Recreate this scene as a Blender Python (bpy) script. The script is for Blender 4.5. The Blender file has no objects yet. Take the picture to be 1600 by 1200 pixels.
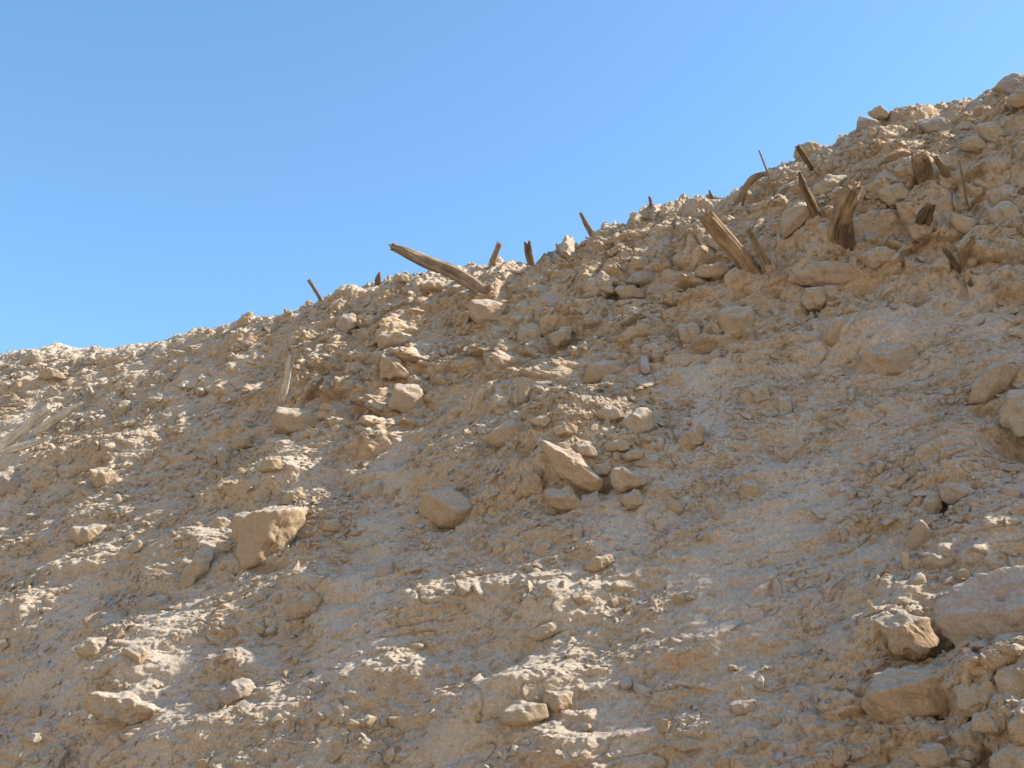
import bpy, math, random
import numpy as np
from math import radians as R

# ---------------------------------------------------------------- frame of the place
# slope frame: u runs level along the bank, v runs up the bank, w stands off it
F = 1931.0; PITCH = R(20); DIP = R(52); TURN = R(25); FOOT = 7.0
CAM = np.array([0, 0, 1.6])
cf = np.array([0, math.cos(PITCH), math.sin(PITCH)]); cu = np.array([0, -math.sin(PITCH), math.cos(PITCH)]); cr = np.array([1., 0, 0])
H = np.array([math.sin(TURN), math.cos(TURN), 0]); U = np.array([math.cos(TURN), -math.sin(TURN), 0])
V = H * math.cos(DIP) + np.array([0, 0, math.sin(DIP)]); N = -H * math.sin(DIP) + np.array([0, 0, math.cos(DIP)])
O = H * FOOT
BETA = R(46); GRAZE = 0.115
S = V * math.cos(BETA) + U * math.sin(BETA) + N * GRAZE; S /= np.linalg.norm(S)
sun_el = math.asin(S[2]); sun_az = math.atan2(S[0], S[1])

sc = bpy.context.scene; col = sc.collection
cd = bpy.data.cameras.new('camera'); cam = bpy.data.objects.new('camera', cd); col.objects.link(cam)
cam.location = CAM; cam.rotation_euler = (math.pi / 2 + PITCH, 0, 0)
cd.sensor_width = 36; cd.lens = F / 1600 * 36; cd.clip_end = 20000
sc.camera = cam
w = bpy.data.worlds.new('World'); sc.world = w; w.use_nodes = True
nt = w.node_tree; sky = nt.nodes.new('ShaderNodeTexSky'); sky.sky_type = 'NISHITA'; sky.sun_disc = False
sky.sun_elevation = sun_el; sky.sun_rotation = sun_az; sky.air_density = 1.0; sky.dust_density = 0.6; sky.ozone_density = 1.6
tint = nt.nodes.new('ShaderNodeMix'); tint.data_type = 'RGBA'; tint.blend_type = 'MULTIPLY'; tint.inputs['Factor'].default_value = 1; tint.inputs['B'].default_value = (.71, .935, 1.0, 1)
nt.links.new(sky.outputs[0], tint.inputs['A']); nt.links.new(tint.outputs['Result'], nt.nodes['Background'].inputs[0]); nt.nodes['Background'].inputs[1].default_value = 0.15
sl = bpy.data.lights.new('sun', 'SUN'); sl.energy = 4.6; sl.angle = R(0.53); sl.color = (1, .93, .82)
so = bpy.data.objects.new('sun', sl); col.objects.link(so)
from mathutils import Vector, Matrix
so.rotation_euler = Vector(S).to_track_quat('Z', 'Y').to_euler(); so.location = (8, 10, 20)
sc.view_settings.view_transform = 'Standard'; sc.view_settings.look = 'None'; sc.view_settings.gamma = 1
sc.view_settings.exposure = 1.0
sc.cycles.max_bounces = 6; sc.cycles.diffuse_bounces = 4

# ---------------------------------------------------------------- noise
def _hash(ix, iy, seed):
    h = (ix.astype(np.int64) * 374761393 + iy.astype(np.int64) * 668265263 + seed * 974634777) & 0xffffffff
    h = ((h ^ (h >> 13)) * 1274126177) & 0xffffffff
    return ((h ^ (h >> 16)) & 0xffffff) / float(0x1000000)
def perlin(x, y, seed=0):
    x0 = np.floor(x); y0 = np.floor(y); fx = x - x0; fy = y - y0
    sx = fx * fx * fx * (fx * (fx * 6 - 15) + 10); sy = fy * fy * fy * (fy * (fy * 6 - 15) + 10)
    def g(i, j):
        a = _hash(x0 + i, y0 + j, seed) * (2 * np.pi)
        return np.cos(a) * (fx - i) + np.sin(a) * (fy - j)
    a = g(0, 0); b = g(1, 0); c = g(0, 1); d = g(1, 1)
    return (a + (b - a) * sx + ((c + (d - c) * sx) - (a + (b - a) * sx)) * sy) * 1.5
def fbm(x, y, wl, octs, gain=.5, seed=0):
    t = 0; amp = 1.
    for k in range(octs):
        t = t + amp * perlin(x / wl + 17.3 * k, y / wl - 9.1 * k, seed + k); wl /= 2.03; amp *= gain
    return t
def worley(x, y, seed=0):
    "F1, F2 and a random value of the nearest cell"
    x0 = np.floor(x); y0 = np.floor(y)
    f1 = np.full(x.shape, 9.); f2 = np.full(x.shape, 9.); rid = np.zeros(x.shape)
    for i in (-1, 0, 1):
        for j in (-1, 0, 1):
            cx = x0 + i; cy = y0 + j
            dx = cx + .1 + .8 * _hash(cx, cy, seed) - x; dy = cy + .1 + .8 * _hash(cx, cy, seed + 7) - y
            d = dx * dx + dy * dy
            m = d < f1
            f2 = np.where(m, f1, np.minimum(f2, d)); rid = np.where(m, _hash(cx, cy, seed + 13), rid); f1 = np.where(m, d, f1)
    return np.sqrt(f1), np.sqrt(f2), rid
def sstep(a, b, x):
    t = np.clip((x - a) / (b - a), 0, 1); return t * t * (3 - 2 * t)

# ---------------------------------------------------------------- rays into the place
def ray(px, py):
    d = cf * F + cr * (px - 800) + cu * (600 - py); return d / np.linalg.norm(d)
def on_plane(px, py):
    d = ray(px, py); P = CAM + d * (((O - CAM) @ N) / (d @ N)); return (P - O) @ U, (P - O) @ V

# crest of the bank, as the top edge of the slope
CREST_SEEN = [(-700, 690), (-300, 610), (0, 553), (130, 543), (220, 535), (300, 512), (370, 497), (440, 485), (500, 466), (590, 441), (660, 424), (700, 416), (760, 402), (850, 393), (900, 368), (960, 345), (1010, 319), (1060, 309), (1150, 293), (1200, 262), (1240, 243), (1290, 226), (1340, 200), (1400, 168), (1470, 160), (1530, 145), (1580, 128), (1640, 112), (1900, 20)]
CR = [(-700, 698.0), (-300, 642.8), (0, 575.4), (130, 575.0), (220, 566.6), (300, 545.2), (370, 535.2), (440, 517.6), (500, 499.0), (590, 479.6), (660, 465.6), (700, 452.8), (760, 457.0), (850, 453.0), (900, 417.6), (960, 388.6), (1010, 386.0), (1060, 372.0), (1150, 342.6), (1200, 316.2), (1240, 293.4), (1290, 273.2), (1340, 257.2), (1400, 226.0), (1470, 219.2), (1530, 212.8), (1580, 180.8), (1640, 180.4), (1900, 60.0)]
cuv = np.array([on_plane(*p) for p in CR])
def crest(u): return np.interp(u, cuv[:, 0], cuv[:, 1])

# boulders and rocks: outline in the photograph, material, label, short reference, options
ROCKS = [
 # outline in the photograph, material, label, short reference, options
 ([(363,810),(372,797),(420,785),(468,788),(480,800),(458,845),(420,880),(380,893),(366,850)], 'M_orange', 'largest boulder of the left half, blocky, cracked tan face with a chip-strewn top', 'the big blocky boulder', dict(lift=.3, front=.4, blend=.6, rough_=.8, grain=1.2, facets=[(-.1,.9,.5,1.0),(-.35,-.2,1,1.),(.55,-.55,.8,1.)])),
 ([(845,688),(857,690),(900,712),(947,752),(938,768),(905,764),(868,737),(846,712)], 'M_orange', 'long tilted slab with a sharp sunlit upper edge, leaning beside a squarish block', 'the tilted sunlit slab', dict(lift=.45, blend=.75, front=.4, grain=-.7, facets=[(.45,.75,.5,.8),(-.2,-.3,1,1.)])),
 ([(957,719),(975,728),(1010,722),(1019,750),(986,765),(965,769),(955,745)], 'M_rock', 'squarish cream block right of the tilted slab, its notched top in the sun', 'the squarish cream block', dict(lift=.42, blend=.75, front=.5)),
 ([(847,766),(888,761),(910,782),(920,803),(898,800),(850,785)], 'M_orange', 'flat orange-bottomed slab directly below the tilted slab', 'the orange-bottomed slab', dict(lift=.25, facets=[(0,.6,.8,1.),(.1,-.7,.7,.9)])),
 ([(908,772),(932,769),(946,789),(920,797),(908,790)], 'M_grey', 'small brownish block wedged under the foot of the tilted slab', 'the wedged brown block', {}),
 ([(897,704),(902,692),(920,692),(937,706),(930,713),(905,712)], 'M_rock', 'smooth oval cobble in the sun just above the tilted slab', 'the sunlit oval cobble', dict(rough_=.5, p=8, lift=.4)),
 ([(925,734),(932,724),(950,721),(958,730),(948,741),(930,741)], 'M_rock', 'small pale stone in the gap between the tilted slab and the squarish block', 'the pale gap stone', dict(lift=.3)),
 ([(650,788),(666,768),(705,761),(742,785),(748,800),(713,828),(680,822),(655,802)], 'M_orange', 'smooth boulder with a grey top and ochre lower face, alone left of the tilted slab', 'the smooth ochre-faced boulder', dict(lift=.2, rough_=.6, facets=[(.25,.5,.9,1.),(-.5,-.45,.8,.95)])),
 ([(968,662),(990,640),(1012,631),(1025,648),(1021,670),(1000,684),(975,680)], 'M_rock', 'rounded dome-shaped stone with a sunlit right rim above the squarish block', 'the dome-shaped stone', dict(p=7, rough_=.6, lift=.2)),
 ([(748,688),(775,668),(805,654),(848,664),(825,690),(778,700)], 'M_orange', 'low smooth sloping rock buried up to its back, left of the dome-shaped stone', 'the low buried smooth rock', dict(p=7, rough_=.6, lift=.12)),
 ([(590,593),(598,553),(621,561),(648,592)], 'M_orange', 'small pyramid-shaped stone standing on the slope below the long leaning timber', 'the pyramid stone', dict(lift=.3, blend=.8)),
 ([(606,641),(618,600),(656,597),(670,630),(642,649)], 'M_orange', 'rounded ochre boulder right under the pyramid-shaped stone', 'the rounded ochre boulder', dict(p=8, rough_=.7, lift=.12)),
 ([(422,650),(432,636),(478,640),(512,662),(498,681),(450,680),(430,668)], 'M_orange', 'long smooth brown boulder below the bleached stump with a hollow underneath', 'the long smooth boulder', dict(p=8, rough_=.5, lift=.28)),
 ([(172,656),(187,626),(203,623),(208,638),(186,656)], 'M_rock', 'egg-shaped pale stone alone right of the split bleached logs', 'the egg-shaped stone', dict(p=7, lift=.45, blend=.8, rough_=.6)),
 ([(-12,740),(15,732),(42,756),(22,776),(-12,772)], 'M_grey', 'angular grey-brown block cut by the left edge of the view, below the bleached logs', 'the block at the left edge', dict(lift=.35, blend=.7)),
 ([(139,736),(158,730),(188,742),(180,760),(153,762)], 'M_orange', 'flat-faced tan stone right of the block at the left edge', 'the flat-faced tan stone', dict(lift=.3)),
 ([(363,681),(392,682),(398,697),(366,701)], 'M_orange', 'small bright orange stone left of and below the long smooth boulder', 'the bright orange stone', dict(lift=.25)),
 ([(133,1096),(150,1080),(200,1084),(253,1106),(245,1125),(195,1133),(150,1121),(135,1110)], 'M_rock', 'thick pale slab with a fully sunlit pitted top, lying near the bottom left', 'the thick pale slab', dict(lift=.38, blend=.6, facets=[(.1,.95,.4,.7),(-.1,-.3,1,1.)], rough_=1.3)),
 ([(340,1085),(362,1062),(392,1062),(406,1078),(380,1098),(345,1100)], 'M_grey', 'grey rounded stone with wrinkled surface, right of the thick pale slab', 'the wrinkled grey stone', dict(p=9, grain=.6)),
 ([(118,1022),(136,995),(166,998),(180,1018),(150,1028)], 'M_rock', 'half-buried pale stone with a rounded top above the thick pale slab', 'the half-buried pale stone', dict(p=9, lift=.2)),
 ([(104,838),(110,822),(165,820),(173,840),(135,852)], 'M_orange', 'wide low tan rock below and left of the flat-faced tan stone', 'the wide low tan rock', dict(p=9, lift=.12)),
 ([(322,822),(345,803),(363,804),(362,826),(340,831)], 'M_rock', 'sunlit white-topped stone touching the left side of the big blocky boulder', 'the white-topped stone', dict(lift=.4)),
 ([(502,828),(505,812),(525,808),(536,822),(525,833)], 'M_rock', 'round pale cobble just right of the big blocky boulder', 'the round pale cobble', dict(p=6, rough_=.4, lift=.25)),
 ([(1462,960),(1478,925),(1520,900),(1600,880),(1655,880),(1665,960),(1600,997),(1545,1028),(1500,1022),(1472,990)], 'M_grey', 'largest boulder in the view, purplish grey, overhanging at the lower right edge', 'the largest grey boulder', dict(lift=.6, front=.3, blend=.5, facets=[(-.15,.35,1,1.),(-.3,-.65,.7,1.15)])),
 ([(1358,966),(1380,957),(1450,965),(1467,1000),(1442,1028),(1402,1026),(1380,992)], 'M_orange', 'angular ochre rock tucked against the left side of the largest grey boulder', 'the angular ochre rock', dict(lift=.4)),
 ([(1348,1102),(1358,1060),(1400,1045),(1500,1034),(1513,1050),(1497,1100),(1442,1129),(1400,1131),(1355,1119)], 'M_orange', 'wide brown boulder with a sloping grey top, under the angular ochre rock', 'the wide brown boulder', dict(lift=.45, front=.4, facets=[(-.1,.7,.8,1.),(.1,-.55,.8,1.)])),
 ([(1500,1075),(1528,1052),(1562,1062),(1556,1100),(1512,1112)], 'M_rock', 'lumpy tan rock under the overhang of the largest grey boulder', 'the lumpy tan rock', dict(rough_=2.)),
 ([(1574,1130),(1592,1092),(1640,1090),(1640,1162),(1585,1160)], 'M_orange', 'smooth ochre stone cut by the right edge of the view near the bottom', 'the ochre stone at the right edge', dict(p=9)),
 ([(1488,1150),(1500,1126),(1535,1130),(1543,1163),(1505,1172)], 'M_rock', 'rounded tan stone below the lumpy tan rock, near the bottom right corner', 'the rounded corner stone', dict(p=8)),
 ([(1512,628),(1520,598),(1550,567),(1597,571),(1576,602),(1543,636),(1515,634)], 'M_orange', 'clean-cut ochre slab standing on end near the right edge', 'the upright ochre slab', dict(lift=.35, blend=.7, rough_=.6, facets=[(-.25,.1,1,1.),(.6,-.25,.7,.95)])),
 ([(1560,652),(1575,618),(1622,590),(1640,672),(1590,682),(1562,667)], 'M_rock', 'pale rock above an orange hollow, cut by the right edge of the view', 'the pale rock at the right edge', dict(lift=.35)),
 ([(1327,592),(1336,573),(1370,531),(1412,530),(1438,552),(1420,580),(1370,598),(1340,596)], 'M_orange', 'big angular flat-fronted tan boulder left of the upright ochre slab', 'the big angular tan boulder', dict(lift=.2, front=.35)),
 ([(1466,760),(1480,751),(1516,755),(1532,777),(1492,785),(1474,778)], 'M_grey', 'gable-shaped grey capstone above the bottom right boulders', 'the gable-shaped capstone', dict(lift=.5, blend=.8, facets=[(.3,.6,.8,.8),(-.3,-.5,.9,1.)])),
 ([(1428,812),(1438,785),(1460,762),(1480,772),(1468,800),(1446,821)], 'M_orange', 'leaning brown stone under the left end of the gable-shaped capstone', 'the leaning brown stone', dict(lift=.35, blend=.7)),
 ([(1156,784),(1158,750),(1175,747),(1198,768),(1193,781)], 'M_orange', 'small fin-shaped stone standing alone on smooth dust right of the squarish block', 'the fin-shaped stone', dict(lift=.3, blend=.7, rough_=.5)),
 ([(911,888),(925,872),(957,864),(963,875),(936,891)], 'M_orange', 'rounded orange-brown cobble with a sunlit tip on the open lower slope', 'the sunlit-tip cobble', dict(p=8, lift=.4)),
 ([(1115,495),(1138,475),(1178,479),(1188,505),(1172,525),(1148,531),(1125,519)], 'M_orange', 'nose-shaped ochre boulder jutting out below the thick double timber', 'the nose-shaped boulder', dict(lift=.3, p=8, rough_=.7, facets=[(.1,.5,1,1.),(-.5,-.6,.8,.9),(.5,-.5,.8,1.)])),
 ([(1056,510),(1075,500),(1108,525),(1096,544),(1070,541)], 'M_orange', 'rounded rock pocketed in the bank left of the nose-shaped boulder', 'the pocketed rock', dict(p=7, lift=.15)),
 ([(727,491),(735,470),(770,467),(791,480),(781,501),(748,509)], 'M_orange', 'grey-topped boulder directly below the foot of the long leaning timber', 'the grey-topped boulder', dict(lift=.25, rough_=.6)),
 ([(527,510),(535,487),(555,490),(559,508),(541,523)], 'M_grey', 'yellowish stone with dark streaks, left of and below the long leaning timber', 'the yellowish stone', dict(p=9)),
 ([(1229,432),(1240,413),(1320,409),(1353,415),(1346,440),(1290,449),(1235,446)], 'M_orange', 'long horizontal rock ledge right of the thick double timber', 'the long rock ledge', dict(lift=.15, p=9)),
 ([(1253,471),(1258,450),(1288,448),(1293,466),(1280,481),(1262,481)], 'M_orange', 'rounded orange block hanging just under the long rock ledge', 'the rounded orange block', dict(p=8, lift=.25)),
 ([(1337,205),(1342,178),(1355,175),(1368,186),(1386,190),(1380,205),(1350,208)], 'M_grey', 'dark brown-grey rock with a rounded hump standing on the skyline, right third', 'the dark skyline rock', dict(lift=.35, blend=.7, rough_=.6)),
 ([(1356,178),(1365,165),(1378,167),(1390,176),(1386,186),(1366,184)], 'M_orange', 'small tan rock on the skyline just behind the dark hump-shaped rock', 'the tan skyline rock', dict(lift=.3)),
 ([(1423,189),(1433,183),(1480,186),(1508,205),(1495,213),(1450,208)], 'M_grey', 'long smooth grey slab lying near the skyline right of the dark hump-shaped rock', 'the long grey slab', dict(lift=.4, rough_=.5)),
 ([(1520,203),(1530,193),(1552,191),(1570,205),(1574,222),(1545,226)], 'M_orange', 'broad tan boulder right of the long grey slab', 'the broad tan boulder', dict(rough_=.6)),
 ([(1499,230),(1515,208),(1524,210),(1546,227),(1528,236)], 'M_orange', 'pointed orange rock in front of the broad tan boulder', 'the pointed orange rock', dict(lift=.3)),
 ([(1546,141),(1560,128),(1577,117),(1590,114),(1624,122),(1630,150),(1582,152)], 'M_grey', 'dark peaked rock highest on the skyline at the right edge', 'the dark peaked rock', dict(lift=.3, blend=.6, rough_=.6)),
 ([(1568,158),(1590,136),(1634,135),(1634,162),(1582,165)], 'M_orange', 'bright ochre rock just under the dark peaked rock at the right edge', 'the bright ochre rock', dict(lift=.35)),
 ([(1239,247),(1243,225),(1275,222),(1285,230),(1281,246),(1252,250)], 'M_orange', 'flat-topped tan rock on the skyline with a dark stick leaning on it', 'the flat-topped skyline rock', dict(lift=.3, blend=.7, rough_=.5)),
 ([(1217,348),(1222,330),(1250,318),(1276,330),(1245,357),(1224,376)], 'M_orange', 'clean tilted brown slab at the foot of the pointed stake', 'the tilted brown slab', dict(lift=.25, rough_=.4, facets=[(-.3,.35,1,.9),(.35,-.55,.8,.9)])),
 ([(1262,300),(1290,276),(1328,263),(1318,285),(1292,308),(1270,320)], 'M_rock', 'long pale boulder slanting between the pointed stake and the gnarled trunk', 'the slanting pale boulder', dict(p=9)),
 ([(957,453),(965,445),(1005,450),(1009,465),(980,467)], 'M_orange', 'smooth orange hump-backed stone left of the flat grey slab at mid height', 'the orange hump-backed stone', dict(p=7, lift=.2)),
 ([(974,440),(988,424),(1040,424),(1046,440),(1000,443)], 'M_grey', 'flat smooth grey slab embedded below a small tan boulder at mid height', 'the flat embedded slab', dict(lift=.12, rough_=.5)),
 ([(980,421),(990,400),(1014,404),(1016,420)], 'M_orange', 'small blocky tan boulder sitting on the flat grey slab', 'the small tan boulder', dict(lift=.25)),
 ([(914,456),(918,436),(940,429),(961,440),(955,456),(930,464)], 'M_rock', 'layered splintery rock left of the flat grey slab', 'the layered rock', dict(grain=.5, rough_=1.6, lift=.3)),
 ([(1084,429),(1090,415),(1130,411),(1147,420),(1125,433)], 'M_orange', 'smooth brown overhanging rock left of the foot of the thick double timber', 'the brown overhanging rock', dict(p=7, lift=.25)),
 ([(929,373),(934,359),(955,355),(961,368),(948,379)], 'M_orange', 'dark rusty lump just under the skyline right of the pale slender stick', 'the rusty lump', dict(rough_=1.8)),
 ([(808,546),(812,510),(840,505),(849,520),(836,547)], 'M_orange', 'upright grey-capped stone right of and below the grey-topped boulder', 'the grey-capped stone', dict(p=9, lift=.2)),
 ([(859,526),(875,511),(896,512),(893,530),(870,541)], 'M_orange', 'ledge-like rock overhanging a dark gap right of the upright grey-capped stone', 'the ledge-like rock', dict(lift=.35)),
 ([(904,601),(920,571),(960,559),(977,574),(941,599)], 'M_orange', 'smooth sloping brown rock above the dome-shaped stone', 'the smooth sloping rock', dict(p=8, rough_=.5, lift=.15)),
 ([(1340,405),(1358,386),(1405,389),(1412,409),(1366,416)], 'M_orange', 'low ochre hump above the right end of the long rock ledge', 'the low ochre hump', dict(p=8, lift=.12)),
 ([(449,956),(480,926),(506,934),(496,956),(458,966)], 'M_orange', 'pinkish tan rock below and right of the big blocky boulder', 'the pinkish tan rock', dict(p=9)),
 ([(820,992),(845,976),(880,969),(879,985),(842,999)], 'M_rock', 'flat sunlit stone shading a small orange hollow on the bottom centre slope', 'the flat sunlit stone', dict(lift=.3)),
 ([(778,1120),(800,1100),(856,1099),(861,1120),(826,1133),(790,1131)], 'M_rock', 'large smooth pinkish grey rock near the bottom centre', 'the large bottom-centre rock', dict(rough_=.5, lift=.2)),
 ([(850,1096),(852,1078),(896,1080),(895,1100),(870,1111)], 'M_orange', 'flat-topped sunlit block touching the right end of the large bottom-centre rock', 'the flat-topped sunlit block', dict(lift=.3)),
 ([(1137,1101),(1150,1093),(1180,1094),(1179,1110),(1150,1118)], 'M_grey', 'pale grey flat stone, alone on dust left of the wide brown boulder', 'the pale grey flat stone', dict(lift=.35, rough_=.5)),
 ([(1048,1161),(1070,1152),(1105,1155),(1096,1170),(1065,1173)], 'M_grey', 'flat grey stone with a dark underside at the bottom, right of centre', 'the dark-bottomed stone', dict(lift=.3)),
 ([(1162,1156),(1184,1150),(1190,1161),(1168,1166)], 'M_grey', 'small bluish chip of stone right of the dark-bottomed grey stone', 'the bluish chip', dict(lift=.4)),
 ([(654,490),(665,470),(690,468),(701,485),(680,496)], 'M_orange', 'reddish crumbly lump in a hollow left of the grey-topped boulder', 'the reddish crumbly lump', dict(rough_=2, p=8)),
 ([(442,786),(447,766),(470,762),(477,777),(460,787)], 'M_rock', 'tan knob just above the top right corner of the big blocky boulder', 'the tan knob', dict(lift=.25)),
 ([(584,905),(592,880),(612,869),(616,895),(600,908)], 'M_grey', 'bluish grey leaf-shaped shard below the smooth ochre-faced boulder', 'the leaf-shaped shard', dict(lift=.15, rough_=.4)),
 ([(371,511),(378,489),(394,488),(399,510)], 'M_rock', 'pale stone perched on the skyline above the bleached stump', 'the perched skyline stone', dict(lift=.3, blend=.8)),
 ([(40,570),(48,545),(60,550),(70,566)], 'M_rock', 'pointed pale stone on the skyline near the left edge', 'the pointed skyline stone', dict(lift=.3, blend=.8)),
 ([(58,590),(74,573),(98,582),(104,592)], 'M_orange', 'sunlit stone with a shaded left face above the bleached logs', 'the half-sunlit stone', dict(lift=.4)),
 ([(612,438),(620,425),(640,429),(639,441)], 'M_rock', 'small pale lump on the skyline left of the long leaning timber', 'the small skyline lump', dict(lift=.3, blend=.8)),
 ([(405,735),(412,715),(438,714),(446,733)], 'M_orange', 'orange-brown stone below the long smooth boulder and above the big blocky one', 'the orange-brown stone', dict(lift=.2)),
 ([(1060,692),(1076,665),(1100,669),(1099,695),(1072,704)], 'M_orange', 'rough tan rock right of the dome-shaped stone, left of a shallow hollow', 'the rough tan rock', dict(rough_=1.6)),
 ([(1155,625),(1172,604),(1200,606),(1204,622),(1178,632)], 'M_rock', 'rough rock with sharp edges upslope of the shallow hollow', 'the sharp-edged rock', dict(rough_=1.5)),
 ([(1418,355),(1440,345),(1460,353),(1455,368),(1430,372)], 'M_orange', 'ochre boulder below the dark broken stub on the upper right slope', 'the ochre boulder below the stub', {}),
 ([(1540,330),(1562,316),(1592,322),(1596,345),(1560,352)], 'M_rock', 'broad pale boulder right of the thin straight rod', 'the broad pale boulder', {}),
 ([(1370,300),(1388,288),(1420,292),(1430,308),(1395,318)], 'M_rock', 'rough pale boulder right of the gnarled trunk', 'the rough pale boulder', dict(rough_=1.5)),
 ([(276,920),(282,900),(303,868),(318,845),(326,848),(337,868),(328,886),(290,923)], 'M_rock', 'narrow tan slab leaning left of the big blocky boulder, pointed top, shaded hollow beneath', 'the narrow leaning slab', dict(lift=.5, blend=.8, front=.35)),
 ([(1558,1042),(1600,1030),(1650,1040),(1650,1086),(1590,1086),(1555,1066)], 'M_rock', 'pale cracked rock directly below the right end of the largest grey boulder', 'the pale cracked rock', dict(rough_=1.6, lift=.4)),
 ([(1545,1182),(1575,1166),(1640,1168),(1640,1230),(1550,1225)], 'M_orange', 'tan rock cut off by the bottom right corner of the view', 'the corner rock', dict(lift=.4)),
 ([(1516,1112),(1542,1104),(1574,1116),(1570,1142),(1524,1138)], 'M_rock', 'small crumbly rock squeezed between the lumpy tan rock and the ochre edge stone', 'the squeezed crumbly rock', dict(rough_=1.8, lift=.4)),
 ([(1420,1180),(1445,1160),(1480,1166),(1486,1190),(1450,1204)], 'M_orange', 'low ochre rock at the bottom edge, below the wide brown boulder', 'the bottom-edge ochre rock', dict(lift=.3)),
 ([(990,762),(1008,775),(1004,790),(985,795),(968,780)], 'M_orange', 'small ochre stone right under the squarish cream block', 'the ochre stone under the block', dict(lift=.3)),
 ([(880,735),(905,722),(925,735),(920,752),(895,752)], 'M_rock', 'small pale block behind the upper edge of the tilted slab', 'the small pale block', dict(lift=.3)),
 ([(815,738),(838,728),(850,750),(846,778),(822,772)], 'M_orange', 'crumbly ochre lump left of the orange-bottomed slab', 'the crumbly ochre lump', dict(lift=.2, rough_=1.8)),
 ([(862,670),(880,661),(905,665),(901,676),(870,678)], 'M_rock', 'flat pale slab lying sunlit on the mound above the tilted slab', 'the flat mound slab', dict(lift=.5)),
 ([(928,650),(945,634),(972,640),(978,651),(950,656)], 'M_rock', 'angular pale slab at the upper end of the sunlit rubble mound', 'the upper mound slab', dict(lift=.5)),
 ([(944,697),(965,685),(988,692),(980,703),(950,704)], 'M_rock', 'thin pale slab between the dome-shaped stone and the sunlit oval cobble', 'the thin pale slab', dict(lift=.5)),
 ([(972,712),(990,700),(1005,704),(1003,716),(978,719)], 'M_rock', 'small pale block touching the top edge of the squarish block', 'the small touching block', dict(lift=.5)),
 ([(826,660),(846,647),(864,655),(852,666)], 'M_rock', 'small pale wedge at the left end of the sunlit rubble mound', 'the pale wedge', dict(lift=.5)),
 ([(900,650),(912,641),(926,647),(918,656)], 'M_rock', 'small pale lump on top of the sunlit rubble mound', 'the mound-top lump', dict(lift=.5)),
 ([(868,698),(880,687),(893,692),(888,703)], 'M_rock', 'small pale chip between the sunlit oval cobble and the upper edge of the tilted slab', 'the pale wedge chip', dict(lift=.4)),
 ([(215,955),(230,932),(262,930),(270,948),(240,962)], 'M_rock', 'smooth low stone below and left of the narrow leaning slab', 'the smooth low stone', dict(p=9)),
 ([(565,760),(588,752),(608,765),(590,780),(566,776)], 'M_rock', 'tan stone left of the smooth ochre-faced boulder', 'the tan stone', {}),
]
# ---------------------------------------------------------------- the slope
def axis(lo, hi, d0, d1, mlo, mhi, n):
    "spacing d0 at lo to d1 at hi, then n growing cells out to mlo and mhi"
    a = [lo]
    while a[-1] < hi: a.append(a[-1] + d0 + (d1 - d0) * (a[-1] - lo) / (hi - lo))
    k = (np.arange(1, n + 1) / n) ** 2.2
    return np.concatenate([(lo - (lo - mlo) * k)[::-1], a, a[-1] + (mhi - a[-1]) * k])
ua = axis(-19.5, 0.9, 0.0175, 0.0085, -70, 40, 60)
va = axis(1.6, 15.2, 0.009, 0.016, -3, 30, 40)
uu, vv = np.meshgrid(ua, va, indexing='ij')
vc = crest(np.clip(uu, cuv[0, 0], cuv[-1, 0]))
vc = vc + .9 * sstep(2, 9, uu)  # crest raised out of view on the right, added to shade the slope
s = vv - vc                                   # distance past the crest
# image-like region weights, written in slope metres
def gau(px, py, ru, rv):
    u0, v0 = on_plane(px, py); return np.exp(-(((uu - u0) / ru) ** 2 + ((vv - v0) / rv) ** 2))
def seg(p, q, r):
    a = np.array(on_plane(*p)); b = np.array(on_plane(*q)); d = b - a; L = d @ d
    t = np.clip(((uu - a[0]) * d[0] + (vv - a[1]) * d[1]) / L, 0, 1)
    return np.exp(-(((uu - a[0] - t * d[0]) ** 2 + (vv - a[1] - t * d[1]) ** 2) / r ** 2))

# rough conglomerate in the upper right, flaky debris lower down, dusty runnels between
line = vv - (7.6 + .14 * (uu + 6)) + .9 * perlin(uu / 1.6, vv / 1.6, 3)
rough = sstep(-.9, 1.1, line) * (.25 + .75 * sstep(-13, -7, uu + 0 * vv))
right_low = gau(1560, 1080, 1.3, 1.6)
rough = np.maximum(rough, right_low)
runnel = sstep(.0, .55, perlin((uu + .25 * vv) / .9, (vv - .3 * uu) / 2.6, 5) + .25 * perlin(uu / .5, vv / .7, 6))
runnel = np.maximum(runnel * .8, seg((1240, 760), (1130, 960), .5)); runnel = np.maximum(runnel, seg((980, 840), (700, 1190), .35) * .7)
runnel *= (1 - .8 * rough)

# macro relief
w0 = .13 * fbm(uu, vv, 3.3, 3, .5, 11)
# ribs that run up to the right
ca, sa = math.cos(R(17)), math.sin(R(17))
ru = uu * ca + vv * sa; rv = -uu * sa + vv * ca
w0 += .07 * perlin(ru / 2.6, rv / .62, 21) + .035 * perlin(ru / 1.3, rv / .3, 22)
w0 += .50 * sstep(.5, 2.4, uu + .10 * (vv - 6))      # unseen buttress added right of the view to shade the right half
w0 += .66 * sstep(8.2, 12.5, vv) * sstep(-17, -12, uu)     # the bank leans out towards its crest
w0 += .07 * np.logaddexp(0, (-12.5 - uu) * 2.2) / 2.2
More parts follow.
